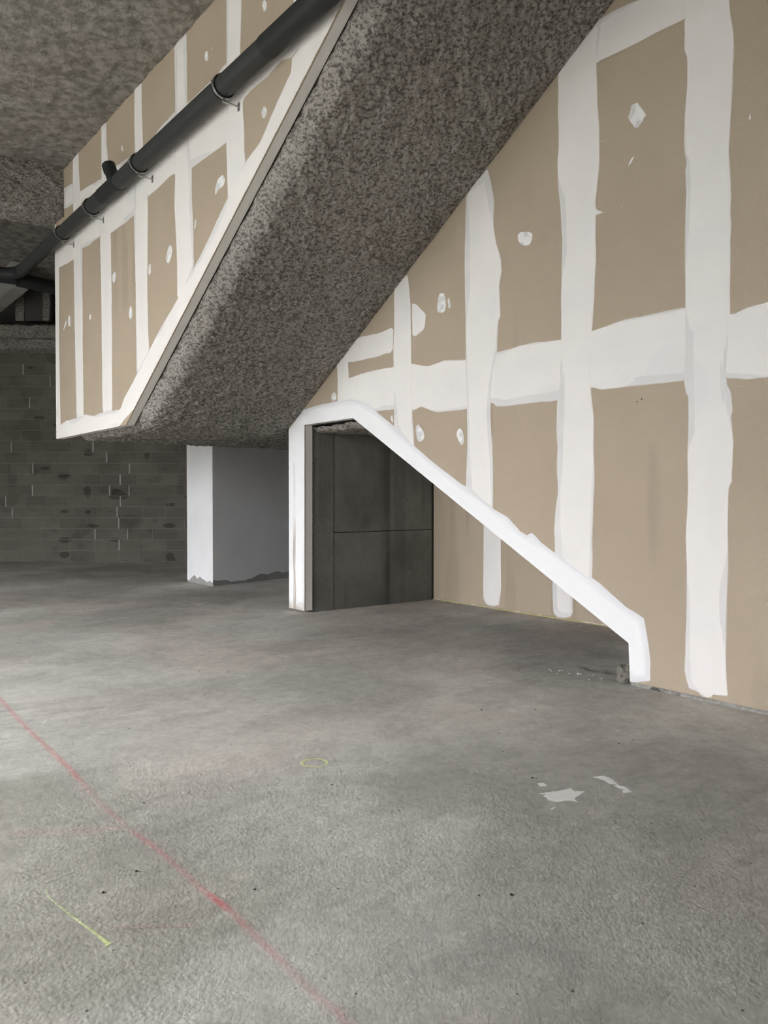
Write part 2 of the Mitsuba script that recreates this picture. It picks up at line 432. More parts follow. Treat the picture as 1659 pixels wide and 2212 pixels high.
STRIPS = {
 'A': [(1477,45),(1479,118),(1484,122),(1482,195),(1477,260),(1476,325),(1483,354),(1479,366),(1481,427),(1478,529),(1479,651),(1478,740),(1476,822),(1482,850),(1487,854),(1486,900),(1483,991),(1485,1092),(1480,1156),(1483,1243),(1480,1380),(1477,1440),(1481,1467),(1488,1490),(1508,1495),(1518,1507),(1538,1508),(1540,1501),(1575,1506),(1572,1476),(1570,1403),(1573,1289),(1576,1197),(1572,1129),(1576,1051),(1582,1042),(1584,946),(1579,900),(1583,887),(1580,846),(1570,826),(1573,760),(1580,683),(1578,610),(1580,509),(1582,407),(1576,338),(1581,244),(1586,142),(1588,73),(1578,20),(1574,-33),(1574,-300),(1480,-300)],
 'B': [(1618,661),(1582,677),(1530,672),(1478,661),(1407,677),(1338,692),(1285,712),(1250,722),(1212,732),(1142,740),(1073,761),(1040,770),(1007,776),(965,776),(923,790),(889,784),(868,790),(849,792),(796,801),(754,816),(729,826),(729,880),(790,895),(817,889),(851,885),(893,889),(910,879),(940,892),(1007,885),(1035,878),(1063,871),(1073,881),(1122,875),(1203,867),(1240,850),(1277,838),(1297,844),(1366,836),(1480,824),(1530,815),(1574,818),(1610,820),(1659,816),(1800,800),(2100,755),(2100,560),(1800,612),(1659,651)],
 'C': [(1205,150),(1205,244),(1207,305),(1203,338),(1205,407),(1210,468),(1213,509),(1212,610),(1211,732),(1210,800),(1203,871),(1202,895),(1201,937),(1204,969),(1202,991),(1202,1028),(1206,1060),(1197,1115),(1197,1215),(1279,1290),(1279,1248),(1282,1120),(1286,1028),(1283,969),(1284,900),(1281,871),(1277,838),(1278,760),(1281,712),(1287,610),(1289,476),(1287,466),(1309,459),(1287,450),(1296,346),(1295,260),(1290,171),(1289,138),(1299,60),(1299,30)],
 'T': [(1205,160),(1214,142),(1250,95),(1299,37),(1340,14),(1378,0),(1480,-55),(1600,-115),(1600,-25),(1574,-15),(1478,43),(1423,69),(1366,98),(1289,136),(1260,170)],
 'D': [(1007,413),(1004,476),(1003,569),(1005,695),(1005,771),(1007,830),(1008,885),(1009,965),(1007,1000),(1006,1060),(1066,1110),(1066,1097),(1066,991),(1060,900),(1061,871),(1064,810),(1075,757),(1077,692),(1083,683),(1079,618),(1085,586),(1083,553),(1073,529),(1067,488),(1069,439),(1063,399),(1054,362),(1028,391)],
 'E': [(851,619),(851,695),(849,763),(850,830),(851,885),(851,930),(896,970),(895,965),(891,889),(889,784),(888,653),(881,592),(866,604)],
 'G': [(736,771),(746,756),(775,727),(813,721),(851,705),(849,761),(813,771),(767,782),(752,784),(740,790)],
 'F': [(727,782),(729,822),(729,870),(756,870),(754,816),(752,782),(746,756)],
 'K': [(889,655),(898,655),(921,678),(917,712),(898,727),(890,725)],
}
Z_ORDER = {'T': 1.0, 'B': 1.2, 'G': 1.4, 'F': 1.6, 'A': 2.2, 'C': 2.2, 'D': 2.2, 'E': 2.2, 'K': 1.0}
CLIP = region.buffer(-0.0005)
for i, (k, pts) in enumerate(STRIPS.items()):
    g = ragged(poly_on(pts, XW, 0.12), 0.006, 0.012, i + 1, fine=0.6).intersection(CLIP)
    m, uv = film_wall(g, XW, 0.0010 * Z_ORDER[k])
    put('wall_right__joint_compound', m, 'mat_film', smooth=True, uv=uv)
# hidden far strips past the right edge of the photograph
for y in js[1:9]:
    g = ragged(sbox(y - 0.11, 0.05, y + 0.11, ZC - 0.02), 0.008, 0.03, int(20 + y * 3))
    m, uv = film_wall(g, XW, 0.0022)
    put('wall_right__joint_compound', m, 'mat_film', smooth=True, uv=uv)
hz = ragged(sbox(-7.6, 2.50, 2.35, 2.80), 0.02, 0.05, 77)
m, uv = film_wall(hz, XW, 0.0011); put('wall_right__joint_compound', m, 'mat_film', smooth=True, uv=uv)
S = [(625,1322),(622,1200),(621,1050),(620,934),(628,922),(656,884),(680,876),(706,871),(727,866),(760,860),(800,872),(816,891),(850,919),(880,948),(896,964),(940,1001),(1000,1047),(1010,1051),(1069,1101),(1097,1115),(1124,1147),(1138,1156),(1149,1149),(1170,1172),(1197,1193),(1252,1227),(1298,1261),(1357,1314),(1371,1321),(1392,1335),(1399,1371),(1406,1426),(1405,1472),(1376,1474),(1368,1480),(1340,1480),(1340,1400),(1200,1280),(1000,1120),(800,950),(762,925),(680,930),(670,1100),(672,1330)]
g = ragged(poly_on(S, XW, 0.04), 0.003, 0.012, 40, fine=0.8).intersection(region)
# the bead at the opening's edge and the wall's end is crisp: distances are taken to the outer, feathered border only
v, f, d, h = film(g, 0.0028)
d = shapely.distance(shapely.points(v), g.boundary.difference(unary_union([opening.buffer(0.012), sbox(9.0, -1, 9.4, 2.45)])))
m = trimesh.Trimesh(np.stack([XW - 0.0028 * np.clip(d / 0.02, 0.1, 1), v[:, 0], v[:, 1]], 1), f, process=False)
f = np.where((m.face_normals[:, 0] > 0)[:, None], f[:, ::-1], f)
k = put('wall_right__opening_surround', trimesh.Trimesh(m.vertices, f, process=False), 'mat_surround', smooth=True, uv=np.stack([d, d * 0], 1))
labels[k] = {'label': 'white filled border of the sloping opening with a brown drip on its post'}

PATCH = [[(946,634),(962,632),(964,670),(955,678),(943,674)], [(1117,501),(1151,499),(1149,522),(1138,534),(1119,527)],
         [(1362,228),(1371,224),(1378,220),(1386,232),(1399,250),(1391,254),(1389,264),(1374,281),(1362,266),(1353,252),(1360,246)],
         [(897,924),(903,915),(908,922),(916,932),(917,948),(908,957),(900,950)], [(988,928),(996,924),(1003,940),(1003,958),(996,964),(989,952),(985,940)],
         [(715,852),(722,846),(727,850),(727,866),(716,867)], [(966,648),(970,640),(975,665),(968,668)], [(842,900),(849,893),(850,915),(846,914)],
         [(1360,345),(1373,333),(1366,350),(1356,362)], [(1369,388),(1377,376),(1374,385)], [(1338,452),(1347,437),(1343,447),(1333,458)], [(1296,304),(1322,304),(1322,306),(1296,307)],
         [(1618,252),(1621,236),(1623,258),(1616,260)], [(1590,270),(1612,262),(1611,264),(1590,272)], [(1577,836),(1600,832),(1612,836),(1596,836)], [(1432,384),(1434,380),(1434,387),(1431,388)]]
for i, pts in enumerate(PATCH):
    g = ragged(poly_on(pts, XW), 0.003, 0.01, 60 + i)
    m, uv = film_wall(g, XW, 0.0012, levels=(0.0, 0.003, 0.008, 0.016), ramp=0.008)
    put('wall_right__filler_dab', m, 'mat_patch', smooth=True, uv=uv)
for px, py in ((1376, 868), (1386, 862)):
    q = at(px, py, 0, XW)
    put('wall_right__screw_hole', tube(q + [0.001, 0, 0], q - [0.0008, 0, 0], 0.006, 12), 'mat_rubber')

# rough mortar at the foot of the long wall
def foot(u, v):
    y = -7.6 + 11.45 * u
    a = v * np.pi / 2
    r = 0.024 + 0.012 * (meshkit.fbm(np.stack([y * 9, v * 3, 0 * y], 1), 3, 3) - 0.5)
    return np.stack([XW + 0.012 - r * 0.75 * np.cos(a), y, r * 1.15 * np.sin(a)], 1)
put('trim_1', trimesh.util.concatenate([grid(1400, 6, foot), bx(XW + 0.006, XW + 0.115, -7.7, 3.85, 0, 0.027)]), 'mat_plinth', smooth=True)
tag('trim_1', 'rough dark mortar line along the foot of the plasterboard wall', kind='structure')

# ------------------------------------------------------------------ the niche behind the opening
YN = 8.84
put('wall_niche__core', bx(XW + 0.13, 8.0, YN + 0.012, 9.12, 0, 2.5), 'mat_dark')
cells = [(5.59, 5.925, 0.0, 2.46), (5.935, 6.862, 0.0, 1.028), (5.935, 6.862, 1.040, 2.46), (6.872, 7.66, 0.0, 1.028), (6.872, 7.66, 1.040, 2.46)]
ties = [(797, 1088), (878, 1085), (800, 1246), (880, 1237)]
for i, (x0, x1, z0, z1) in enumerate(cells):
    b = bx(x0, x1, YN - (0.008 if i == 0 else 0.002 * (i % 2)), YN + 0.02, z0, z1)
    k = put('wall_niche__concrete_panel', b, 'mat_niche')
for px, py in ties:
    q = at(px, py, 1, YN)
    put('wall_niche__tie_hole_plug', lathe([(0, 0.002), (0.018, 0.002), (0.024, 0.0), (0.032, 0.006), (0.036, 0.0)], [q[0], YN - 0.001, q[2]], [0, -1, 0], 20), 'mat_niche', smooth=40)
tag('wall_niche', 'dark formed concrete wall with panel joints and tie holes inside the niche', kind='structure')
XN = 7.69
inner = sbox(-2.0, 0.018, YN, 2.6)
put('wall_niche_side__core', bx(XN + 0.013, XN + 0.1, -2, YN, 0, 2.6), 'mat_paint')
ij = [-2, -0.8, 0.4, 1.6] + [at(1216, 1320, 0, XN)[1] - 1.2, at(1216, 1320, 0, XN)[1], at(1063, 1300, 0, XN)[1], YN - 0.012]
for y0, y1 in zip(ij, ij[1:]):
    put('wall_niche_side__plasterboard', bx(XN, XN + 0.0125, y0 + 0.001, y1 - 0.001, 0.02, 2.6), 'mat_board')
for i, pts in enumerate([[(1044,1000),(1044,1142),(1043,1289),(1049,1305),(1062,1311),(1083,1307),(1082,1174),(1083,1000)], [(1193,1100),(1193,1257),(1193,1307),(1197,1330),(1216,1337),(1238,1332),(1238,1298),(1238,1100)]]):
    g = ragged(poly_on(pts, XN), 0.005, 0.02, 90 + i).intersection(inner)
    m, uv = film_wall(g, XN, 0.0018)
    put('wall_niche_side__joint_compound', m, 'mat_film', smooth=True, uv=uv)
tag('wall_niche_side', 'shaded plasterboard side wall seen through the sloping opening', kind='structure')
def seal(u, v):
    y = -2 + (YN + 2) * u
    r = 0.016 * (0.55 + 0.9 * meshkit.noise(np.stack([y * 14, 0 * y, 0 * y], 1), 9))
    a = v * np.pi / 2
    return np.stack([XN - r * np.cos(a) * 0.8, y, r * np.sin(a) + 0.002], 1)
put('trim_2', grid(500, 5, seal), 'mat_foam', smooth=True); tag('trim_2', 'thin yellow sealing strip at the foot of the niche side wall', kind='structure')

# lower flight over the niche: flat piece at the far end, then a slope down towards the camera
lo0, lo1 = np.array(at(762.5, 903, 0, XW)[1:]), np.array(at(1358, 1389, 0, XW)[1:])
sl = (lo1[1] - lo0[1]) / (lo1[0] - lo0[0])
def lower(u, v):
    x = 5.60 + (XN - 5.61) * u
    y = YN - 0.02 - 5.2 * v
    z = np.where(y > lo0[0], 2.40, 2.40 + (y - lo0[0]) * sl) - 0.02
    p = np.stack([x, y, z], 1)
    p[:, 2] -= fluff(p, 1.0, 31) + 0.02 - 0.06 * np.clip(1 - (x - 5.60) / 0.12, 0, 1) ** 2
    p[:, 2] = np.maximum(p[:, 2], 0.004)
    return p
put('lower_stair_flight__sprayed_soffit', grid(150, 380, lower), 'mat_soffit', smooth=True)
put('lower_stair_flight__slab', prism_yz(Polygon([(YN - 0.02, 2.46), (YN - 0.02, 2.75), (7.6, 2.75), (2.9, 0.24), (2.9, 0.0), (3.4, 0.0), (lo0[0], 2.46)]), 5.60, XN - 0.01), 'mat_bare')
tag('lower_stair_flight', 'lower stair flight sloping down over the dark niche, grey sprayed underside', 'staircase')

# ------------------------------------------------------------------ the upper flight with its side panel
def run_z(y):                                   # underside of the flight, from its line on the long wall
    return 2.646 + (8.826 - y) * 0.6066
XS0, XS1 = XL + 0.122, XW - 0.004
ys = np.r_[np.linspace(2.2, 9.0, 640), np.linspace(9.01, 9.6, 60), np.linspace(9.61, 11.95, 220)]
def soft(y):
    a, b = run_z(y), 2.335 + 0 * y
    return np.log(np.exp(a * 14) + np.exp(b * 14)) / 14
def soffit(u, v):
    y = np.interp(v, np.linspace(0, 1, len(ys)), ys)
    x = XS0 + (XS1 - XS0) * u
    z = soft(y)
    slope = np.where(y < 9.35, 0.6066, 0.0)
    n = np.stack([0 * x, slope, 1 + 0 * x], 1); n /= np.linalg.norm(n, axis=1, keepdims=True)   # up and into the stair
    e = np.clip(1 - (x - XS0) / 0.17, 0, 1)
    rise = 0.20 * (1 - np.sqrt(np.clip(1 - e ** 2, 0, 1)))
    p = np.stack([x, y, z], 1)
    f = fluff(p, 1.0, 3)
    p = p + n * (rise - f * (1 - 0.75 * np.clip((x - XS1 + 0.10) / 0.10, 0, 1) * np.clip((9.25 - y) / 0.1, 0, 1)))[:, None]
    p[:, 0] -= e * f * 0.8
    return p
sof = grid(190, len(ys), soffit)
put('upper_stair_flight__sprayed_soffit', sof, 'mat_soffit', smooth=True)
labels['upper_stair_flight__sprayed_soffit'] = {'label': 'rough grey sprayed fibre insulation'}
def land(u, v):
    x = XS1 + (8.0 - XS1) * u
    y = 9.215 + (11.95 - 9.215) * v
    p = np.stack([x, y, soft(y)], 1)
    p[:, 2] -= fluff(p, 1.0, 3)
    return p
put('upper_stair_flight__landing_soffit', grid(180, 190, land), 'mat_soffit', smooth=True)
def land_end(u, v):
    x = XS0 + (8.0 - XS0) * u
    p = np.stack([x, 11.95 + 0 * x, 2.335 + 0.25 * v], 1)
    f = fluff(p * [1, 1, 0] + [0, 0, 2.335], 1.0, 3)
    e = np.clip(1 - (x - XS0) / 0.17, 0, 1)
    p[:, 2] += (-f + 0.2 * (1 - np.sqrt(np.clip(1 - e ** 2, 0, 1)))) * (1 - v)
    p[:, 1] += 0.04 * np.sin(v * np.pi)
    return p
put('upper_stair_flight__landing_edge', grid(300, 14, land_end), 'mat_soffit', smooth=True)
slab = Polygon([(11.94, 2.56), (11.94, 2.85), (9.9, 2.85), (2.2, run_z(2.2) + 0.75), (2.2, run_z(2.2) + 0.27), (9.3, 2.64), (9.5, 2.56)])
put('upper_stair_flight__slab', trimesh.util.concatenate([prism_yz(slab, XL + 0.125, XW - 0.003), bx(XW - 0.003, 8.0, 9.22, 11.94, 2.56, 2.85)]), 'mat_bare')
tag('upper_stair_flight', 'broad upper stair flight rising to the top, grey sprayed underside and pale plasterboard side panel', 'staircase')

pc, ps = np.array(at(272, 918, 0, XL)[1:]), np.array(at(744, 0, 0, XL)[1:])
pe = at(122, 948, 0, XL)[1]
psl = (ps[1] - pc[1]) / (ps[0] - pc[0])
ytop = pc[0] + (ZC - pc[1]) / psl
ynotch = 12.14
panel = Polygon([(pe, pc[1]), tuple(pc), (ytop, ZC), (ynotch, ZC), (ynotch, 5.62), (pe, 5.62)])
SP = 'upper_stair_flight__side_panel'
put(SP, prism_yz(panel.buffer(-0.002), XL + 0.0125, XL + 0.103), 'mat_paint')
labels[SP] = {'label': 'tan plasterboard cladding with white joint bands'}
pj = [ytop - 0.1] + [at(x, y, 0, XL)[1] for x, y in ((640, 0), (505, 200), (391, 300), (304, 600), (229, 600), (169, 600))] + [pe]
for y0, y1 in zip(pj, pj[1:]):
    for z0, z1 in ((2.0, 5.19), (5.19, ZC)):
        g = panel.intersection(sbox(y0 + 0.001, z0, y1 - 0.001, z1 - 0.001))
        for q in polys(g):
            put(SP + '__plasterboard', prism_yz(q, XL, XL + 0.0125), 'mat_board')
PS = {
 'S0': [(634,-60),(634,0),(633,60),(655,60),(651,0),(651,-60)],
 'S1': [(488,-20),(488,0),(489,135),(489,310),(490,380),(492,440),(531,350),(530,352),(527,280),(525,220),(519,125),(521,60),(522,0),(522,-40)],
 'S2': [(376,100),(377,170),(378,235),(376,300),(378,380),(376,434),(381,535),(383,650),(419,580),(418,484),(415,420),(415,360),(408,300),(405,215),(404,140),(403,70)],
 'S3': [(290,190),(290,260),(291,330),(289,400),(289,467),(293,636),(295,815),(323,758),(320,700),(319,636),(320,424),(314,370),(310,325),(307,240),(306,175)],
 'S4': [(218,270),(219,385),(216,450),(216,511),(219,670),(221,895),(243,890),(243,883),(242,670),(240,505),(238,430),(235,365),(231,310),(230,260)],
 'S5': [(157,340),(157,420),(159,500),(159,559),(161,704),(165,908),(181,900),(181,896),(179,738),(178,538),(175,480),(173,415),(171,370),(170,325)],
 'E6': [(113,458),(118,700),(122,950),(131,925),(131,916),(128,738),(128,579),(124,520),(120,488),(119,463)],
 'H': [(127,412),(132,410),(157,395),(170,415),(219,385),(235,370),(262,350),(291,330),(310,325),(350,270),(378,240),(408,220),(450,180),(488,135),(519,122),(560,80),(600,40),(640,0),(700,-60),(700,40),(645,105),(628,128),(610,130),(580,165),(550,190),(525,215),(522,280),(488,310),(450,338),(415,365),(372,378),(345,405),(320,425),(289,467),(267,484),(240,505),(216,511),(192,530),(178,538),(159,562),(145,570),(128,579),(115,560),(113,500),(121,490),(159,465),(159,440),(121,464),(113,462)],
 'L': [(122,949),(118,930),(132,916),(145,908),(165,903),(181,896),(189,895),(203,898),(219,891),(243,886),(260,883),(267,862),(294,810),(323,754),(354,694),(381,651),(419,576),(429,559),(454,508),(483,444),(491,427),(530,350),(560,310),(600,215),(628,155),(630,125),(650,95),(700,10),(760,-110),(800,-110),(744,0),(600,280),(272,918)],
}
for i, (k, pts) in enumerate(PS.items()):
    g = ragged(poly_on(pts, XL, 0.08), 0.006 if k != 'L' else 0.008, 0.014, 110 + i, fine=0.6).intersection(panel.buffer(0.0))
    v, f, d, h = film(g, 0.002)
    if k in ('L', 'E6'):
        d = shapely.distance(shapely.points(v), g.boundary.difference(panel.boundary.buffer(0.012)))
    m = trimesh.Trimesh(np.stack([XL - {'H': 0.0012, 'L': 0.0026, 'E6': 0.0024}.get(k, 0.002) * np.clip(d / 0.02, 0.1, 1), v[:, 0], v[:, 1]], 1), f, process=False)
    f = np.where((m.face_normals[:, 0] > 0)[:, None], f[:, ::-1], f)
    put(SP + '__joint_compound', trimesh.Trimesh(m.vertices, f, process=False), 'mat_film', smooth=True, uv=np.stack([d, d * 0], 1))
PP = [[(567,2),(572,-2),(577,8),(575,24),(569,28),(565,16)], [(443,112),(449,108),(451,128),(446,135),(441,126)], [(455,104),(459,100),(459,112)], [(262,315),(265,312),(266,326),(263,328)], [(564,240),(572,226),(578,240),(574,254),(566,258)],
      [(464,408),(470,386),(482,376),(487,386),(484,402),(472,410),(465,424)], [(419,480),(424,470),(424,488),(420,500)], [(360,546),(366,526),(373,534),(370,560),(363,572),(358,562)], [(320,574),(326,566),(326,592),(321,596)],
      [(243,592),(249,584),(252,598),(247,614),(242,606)], [(277,678),(283,656),(287,680),(282,694)], [(192,684),(196,676),(198,686),(194,694)], [(136,712),(143,690),(145,696),(138,716)], [(146,690),(151,677),(153,702),(149,708)]]
for i, pts in enumerate(PP):
    g = ragged(poly_on(pts, XL), 0.003, 0.01, 160 + i)
    m, uv = film_wall(g, XL, 0.0012, levels=(0.0, 0.003, 0.008, 0.016), ramp=0.008)
    put(SP + '__filler_dab', m, 'mat_patch', smooth=True, uv=uv)

# ------------------------------------------------------------------ drain pipe along the side panel
XP, ZP, RP = 3.265, 5.212, 0.093
PK = 'drain_pipe'
tag(PK, 'long dark grey plastic drain pipe clipped along the stair side panel', 'pipe')
py = [2.6, 5.85, 8.74 - 0.35, 9.62, 14.06]
def psec(y0, y1, mat, r=RP):
    put(PK + '__pipe_section', tube([XP, y0, ZP], [XP, y1, ZP], r, 48), mat, smooth=40)
yA, yB, yC, yD = (at(x, y, 0, XP)[1] for x, y in ((482, 190), (300, 352), (197, 450), (135, 503)))
ySeam, yTee = at(577, 100, 0, XP)[1], at(248, 400, 0, XP)[1]
psec(2.6, ySeam, 'mat_pipe', RP + 0.006)
psec(ySeam, yTee - 0.12, 'mat_pipe_light')
psec(yTee - 0.14, yTee + 0.42, 'mat_pipe', RP + 0.006)
psec(yTee + 0.42, 14.02, 'mat_pipe_light')
for y in (yA, yB, yC, yD):
    put(PK + '__rubber_collar', lathe([(RP - 0.002, -0.014), (RP + 0.013, -0.014), (RP + 0.015, -0.008), (RP + 0.015, 0.008), (RP + 0.013, 0.014), (RP - 0.002, 0.014)], [XP, y + 0.02, ZP], [0, 1, 0], 40), 'mat_rubber', smooth=40)
    c = put(PK + '__pipe_clamp', trimesh.util.concatenate([
        lathe([(RP + 0.012, -0.013), (RP + 0.019, -0.013), (RP + 0.019, 0.013), (RP + 0.012, 0.013)], [XP, y - 0.012, ZP], [0, 1, 0], 40),
        bx(XP - 0.012, XL - 0.003, y - 0.024, y + 0.0, ZP - RP - 0.05, ZP - RP - 0.042),
        bx(XP - 0.012, XP + 0.012, y - 0.022, y - 0.002, ZP - RP - 0.05, ZP - RP - 0.012),
        bx(XL - 0.009, XL - 0.003, y - 0.03, y + 0.006, ZP - RP - 0.085, ZP - RP - 0.01)]), 'mat_zinc', smooth=30)
    for s in (-1, 1):
        put(c + '__bolt', tube([XP + s * (RP + 0.026), y - 0.012, ZP + 0.02], [XP + s * (RP + 0.026), y - 0.012, ZP - 0.02], 0.007, 10), 'mat_zinc', smooth=40)
# branch socket pointing up
b0 = np.array([XP, yTee, ZP]); bd = np.array([-0.10, 0.42, 0.90]); bd /= np.linalg.norm(bd)
put(PK + '__branch_socket', lathe([(0.0, 0.02), (0.070, 0.02), (0.070, 0.20), (0.080, 0.206), (0.080, 0.30), (0.068, 0.30), (0.064, 0.27), (0.062, 0.19), (0.0, 0.185)], b0, bd, 36), 'mat_pipe', smooth=40)
# elbow into the cross main at the far end
def bend(p0, d0, p1, n=10):
    p0, p1 = np.array(p0, float), np.array(p1, float)
    c = p0 + np.array(d0) * np.linalg.norm(p1 - p0) / 1.6
    t = np.linspace(0, 1, n)[:, None]
    return (1 - t) ** 2 * p0 + 2 * t * (1 - t) * c + t * t * p1
path = bend([XP, 14.0, ZP], [0, 1, 0], [XP - 0.26, 14.36, ZP - 0.02])
put(PK + '__elbow', trimesh.util.concatenate([trimesh.convex.convex_hull(np.vstack([tube(a, a + (b - a) * 1e-3 + 1e-6, RP + 0.008, 28).vertices, tube(b, b + (b - a) * 1e-3 + 1e-6, RP + 0.008, 28).vertices])) for a, b in zip(path, path[1:])]), 'mat_pipe', smooth=40)

MP = PK      # the cross main it drains into
put(MP + '__main_section', tube([-4.4, 14.40, ZP - 0.02], [XP - 0.1, 14.40, ZP - 0.02], 0.115, 40), 'mat_pipe', smooth=40)
put(MP + '__coupling', tube([XP - 0.30, 14.40, ZP - 0.02], [XP - 0.02, 14.40, ZP - 0.02], 0.128, 40), 'mat_pipe', smooth=40)
put(MP + '__main_section', tube([XP + 0.05, 14.46, ZP - 0.04], [XP + 0.9, 14.62, ZP - 0.06], 0.12, 40), 'mat_pipe', smooth=40)
put(MP + '__pipe_hanger', trimesh.util.concatenate([lathe([(0.116, -0.015), (0.124, -0.015), (0.124, 0.015), (0.116, 0.015)], [2.6, 14.40, ZP - 0.02], [1, 0, 0], 40), tube([2.6, 14.40, ZP + 0.09], [2.6, 14.40, ZC], 0.006, 8)]), 'mat_zinc', smooth=40)

# ------------------------------------------------------------------ far block wall
B0, B1 = at(0, 1213, 2, 0)[:2], at(400, 1213, 2, 0)[:2]
bdir = (B1 - B0) / np.linalg.norm(B1 - B0); bn = np.array([-bdir[1], bdir[0]])
if bn @ B0 > 0: bn = -bn                                      # towards the viewpoint
ppm = np.linalg.norm(B1 - B0) / 400                            # metres along the wall per pixel of the photograph (it faces the camera)
def wall_pt(s, z, off): return np.r_[B0 + bdir * s + bn * off, z]
def wall_box(s0, s1, z0, z1, d0, d1):
    m = trimesh.creation.box([s1 - s0, d1 - d0, z1 - z0])
    v = np.array(m.vertices) + [(s0 + s1) / 2, (d0 + d1) / 2, (z0 + z1) / 2]
    return trimesh.Trimesh(np.c_[B0[None] + v[:, :1] * bdir + v[:, 1:2] * bn, v[:, 2]], m.faces[:, ::-1] if np.cross(bdir, bn) < 0 else m.faces)
CH = 23.6 * ppm
ZB = 19 * CH
put('wall_far__core', wall_box(-12, 6.0, 0, ZB, -0.20, -0.006), 'mat_mortar')
tag('wall_far', 'dark concrete block wall at the far end of the hall', kind='structure')
J = {1: [258, 300], 2: [40, 150, 258], 3: [95, 206, 276], 4: [48, 130, 257], 5: [28, 120, 160, 254], 6: [14, 100, 185, 261], 7: [72, 160, 238, 280, 360], 8: [45, 92, 180, 261, 330], 9: [23, 73, 150, 281, 340], 10: [60, 130, 232, 262, 330],
     11: [27, 110, 203, 294, 340, 388], 12: [9, 50, 150], 13: [26, 90], 14: [52, 100], 15: [18, 67, 110], 16: [45, 95], 17: [58, 112], 18: [54, 100], 19: [30, 80]}
PALE = {2: [258], 3: [206, 276], 4: [257], 5: [28, 254], 6: [14, 261], 7: [72, 238, 280], 8: [261], 9: [73, 281], 10: [232], 11: [27, 203], 15: [67], 17: [112], 18: [54]}
more = []
for r in range(1, 20):
    xs = sorted(J[r])
    full = [xs[0]]
    while full[0] > -170: full.insert(0, full[0] - (46 + 10 * rng.random()))
    for x in xs[1:]:
        n_ = int((x - full[-1]) // 66)
        for k in range(1, n_ + 1):
            full.append(full[-1] + (x - full[-1]) / (n_ + 2 - k))
        full.append(x)
    end = 450 if r <= 11 else 165
    while full[-1] < end: full.append(full[-1] + 46 + 10 * rng.random())
    for a, b in zip(full, full[1:]):
        z0 = (r - 1) * CH
        dz = rng.normal(0, 0.002, 2)
        m = wall_box(a * ppm + 0.005, b * ppm - 0.005, z0 + 0.005 + abs(dz[0]), z0 + CH - 0.005, -0.03, rng.normal(0, 0.0025))
        put('wall_far__block', m, 'mat_block', uv=np.full((8, 2), rng.random()))
    a = full[0]
    while a > -640:                                            # farther along, outside the photograph
        b, a = a, a - (46 + 10 * rng.random())
        more.append(wall_box(a * ppm + 0.005, b * ppm - 0.005, z0 + 0.005, z0 + CH - 0.005, -0.03, rng.normal(0, 0.0025)))
    for x in PALE.get(r, []):
        z0 = (r - 1) * CH
        w = 0.011 + 0.008 * rng.random()
        put('wall_far__mortar_joint', wall_box(x * ppm - w, x * ppm + w, z0 + 0.01, z0 + CH - 0.01, -0.02, 0.008), 'mat_mortar_pale')

k = put('wall_far__block_field', trimesh.util.concatenate(more), 'mat_block', uv=np.repeat(rng.random(len(more)), 8)[:, None].repeat(2, 1))
tag(k, 'more dark concrete blocks of the same wall', kind='stuff')

# insulation covered lintel over it, a short pier and the dark gap above
def lint(u, v):
    s = -7 + 9.0 * u
    prof_d = np.interp(v, [0, .25, .45, .5, .75, 1], [0.02, 0.22, 0.24, 0.17, 0.22, -0.1]); prof_z = np.interp(v, [0, .25, .45, .5, .75, 1], [ZB - 0.01, ZB + 0.06, ZB + 0.27, ZB + 0.31, ZB + 0.60, ZB + 0.68])
    q = np.c_[B0[None] + s[:, None] * bdir + prof_d[:, None] * bn, prof_z]
    f = fluff(q * 0.8, 2.0, 51)
    q[:, :2] += bn * f[:, None]; q[:, 2] += 0.5 * f
    return q
put('beam_001', trimesh.util.concatenate([wall_box(-12, 2.0, ZB, ZB + 0.60, -0.2, 0.05), grid(330, 40, lint)]), 'mat_soffit', smooth=40)
tag('beam_001', 'bulging insulation covered lintel on top of the block wall', kind='structure')
k = put('pier', wall_box(56 * ppm, 98 * ppm, ZB + 0.75, ZC, -0.18, -0.02), 'mat_dark'); tag(k, 'short dark pier between the lintel and the upper slab at the far left', 'pier')
for x0, x1 in ((38, 57), (97, 112)):
    m = wall_box(x0 * ppm, x1 * ppm, ZB + 0.75, ZC, -0.16, 0.0)
    m = m.subdivide().subdivide().subdivide()
    v = np.array(m.vertices); v[:, :2] += bn * fluff(v, 1.5, 61)[:, None]
    m.vertices = v
    k2 = put('pier__sprayed_edge', m, 'mat_soffit', smooth=True)
    labels[k2] = {'label': 'pale sprayed insulation edge'}
put('wall_back', wall_box(-12, 8, 0, ZC, -1.6, -1.4), 'mat_dark'); tag('wall_back', 'dark wall behind the gap over the block wall', kind='structure')
# secondary beam along the hall, its flank seen at the far left
put('beam_002', bx(3.9, 4.2, 17.5, 19.95, 5.75, ZC), 'mat_bare'); tag('beam_002', 'pale concrete secondary beam under the slab at the far left', kind='structure')

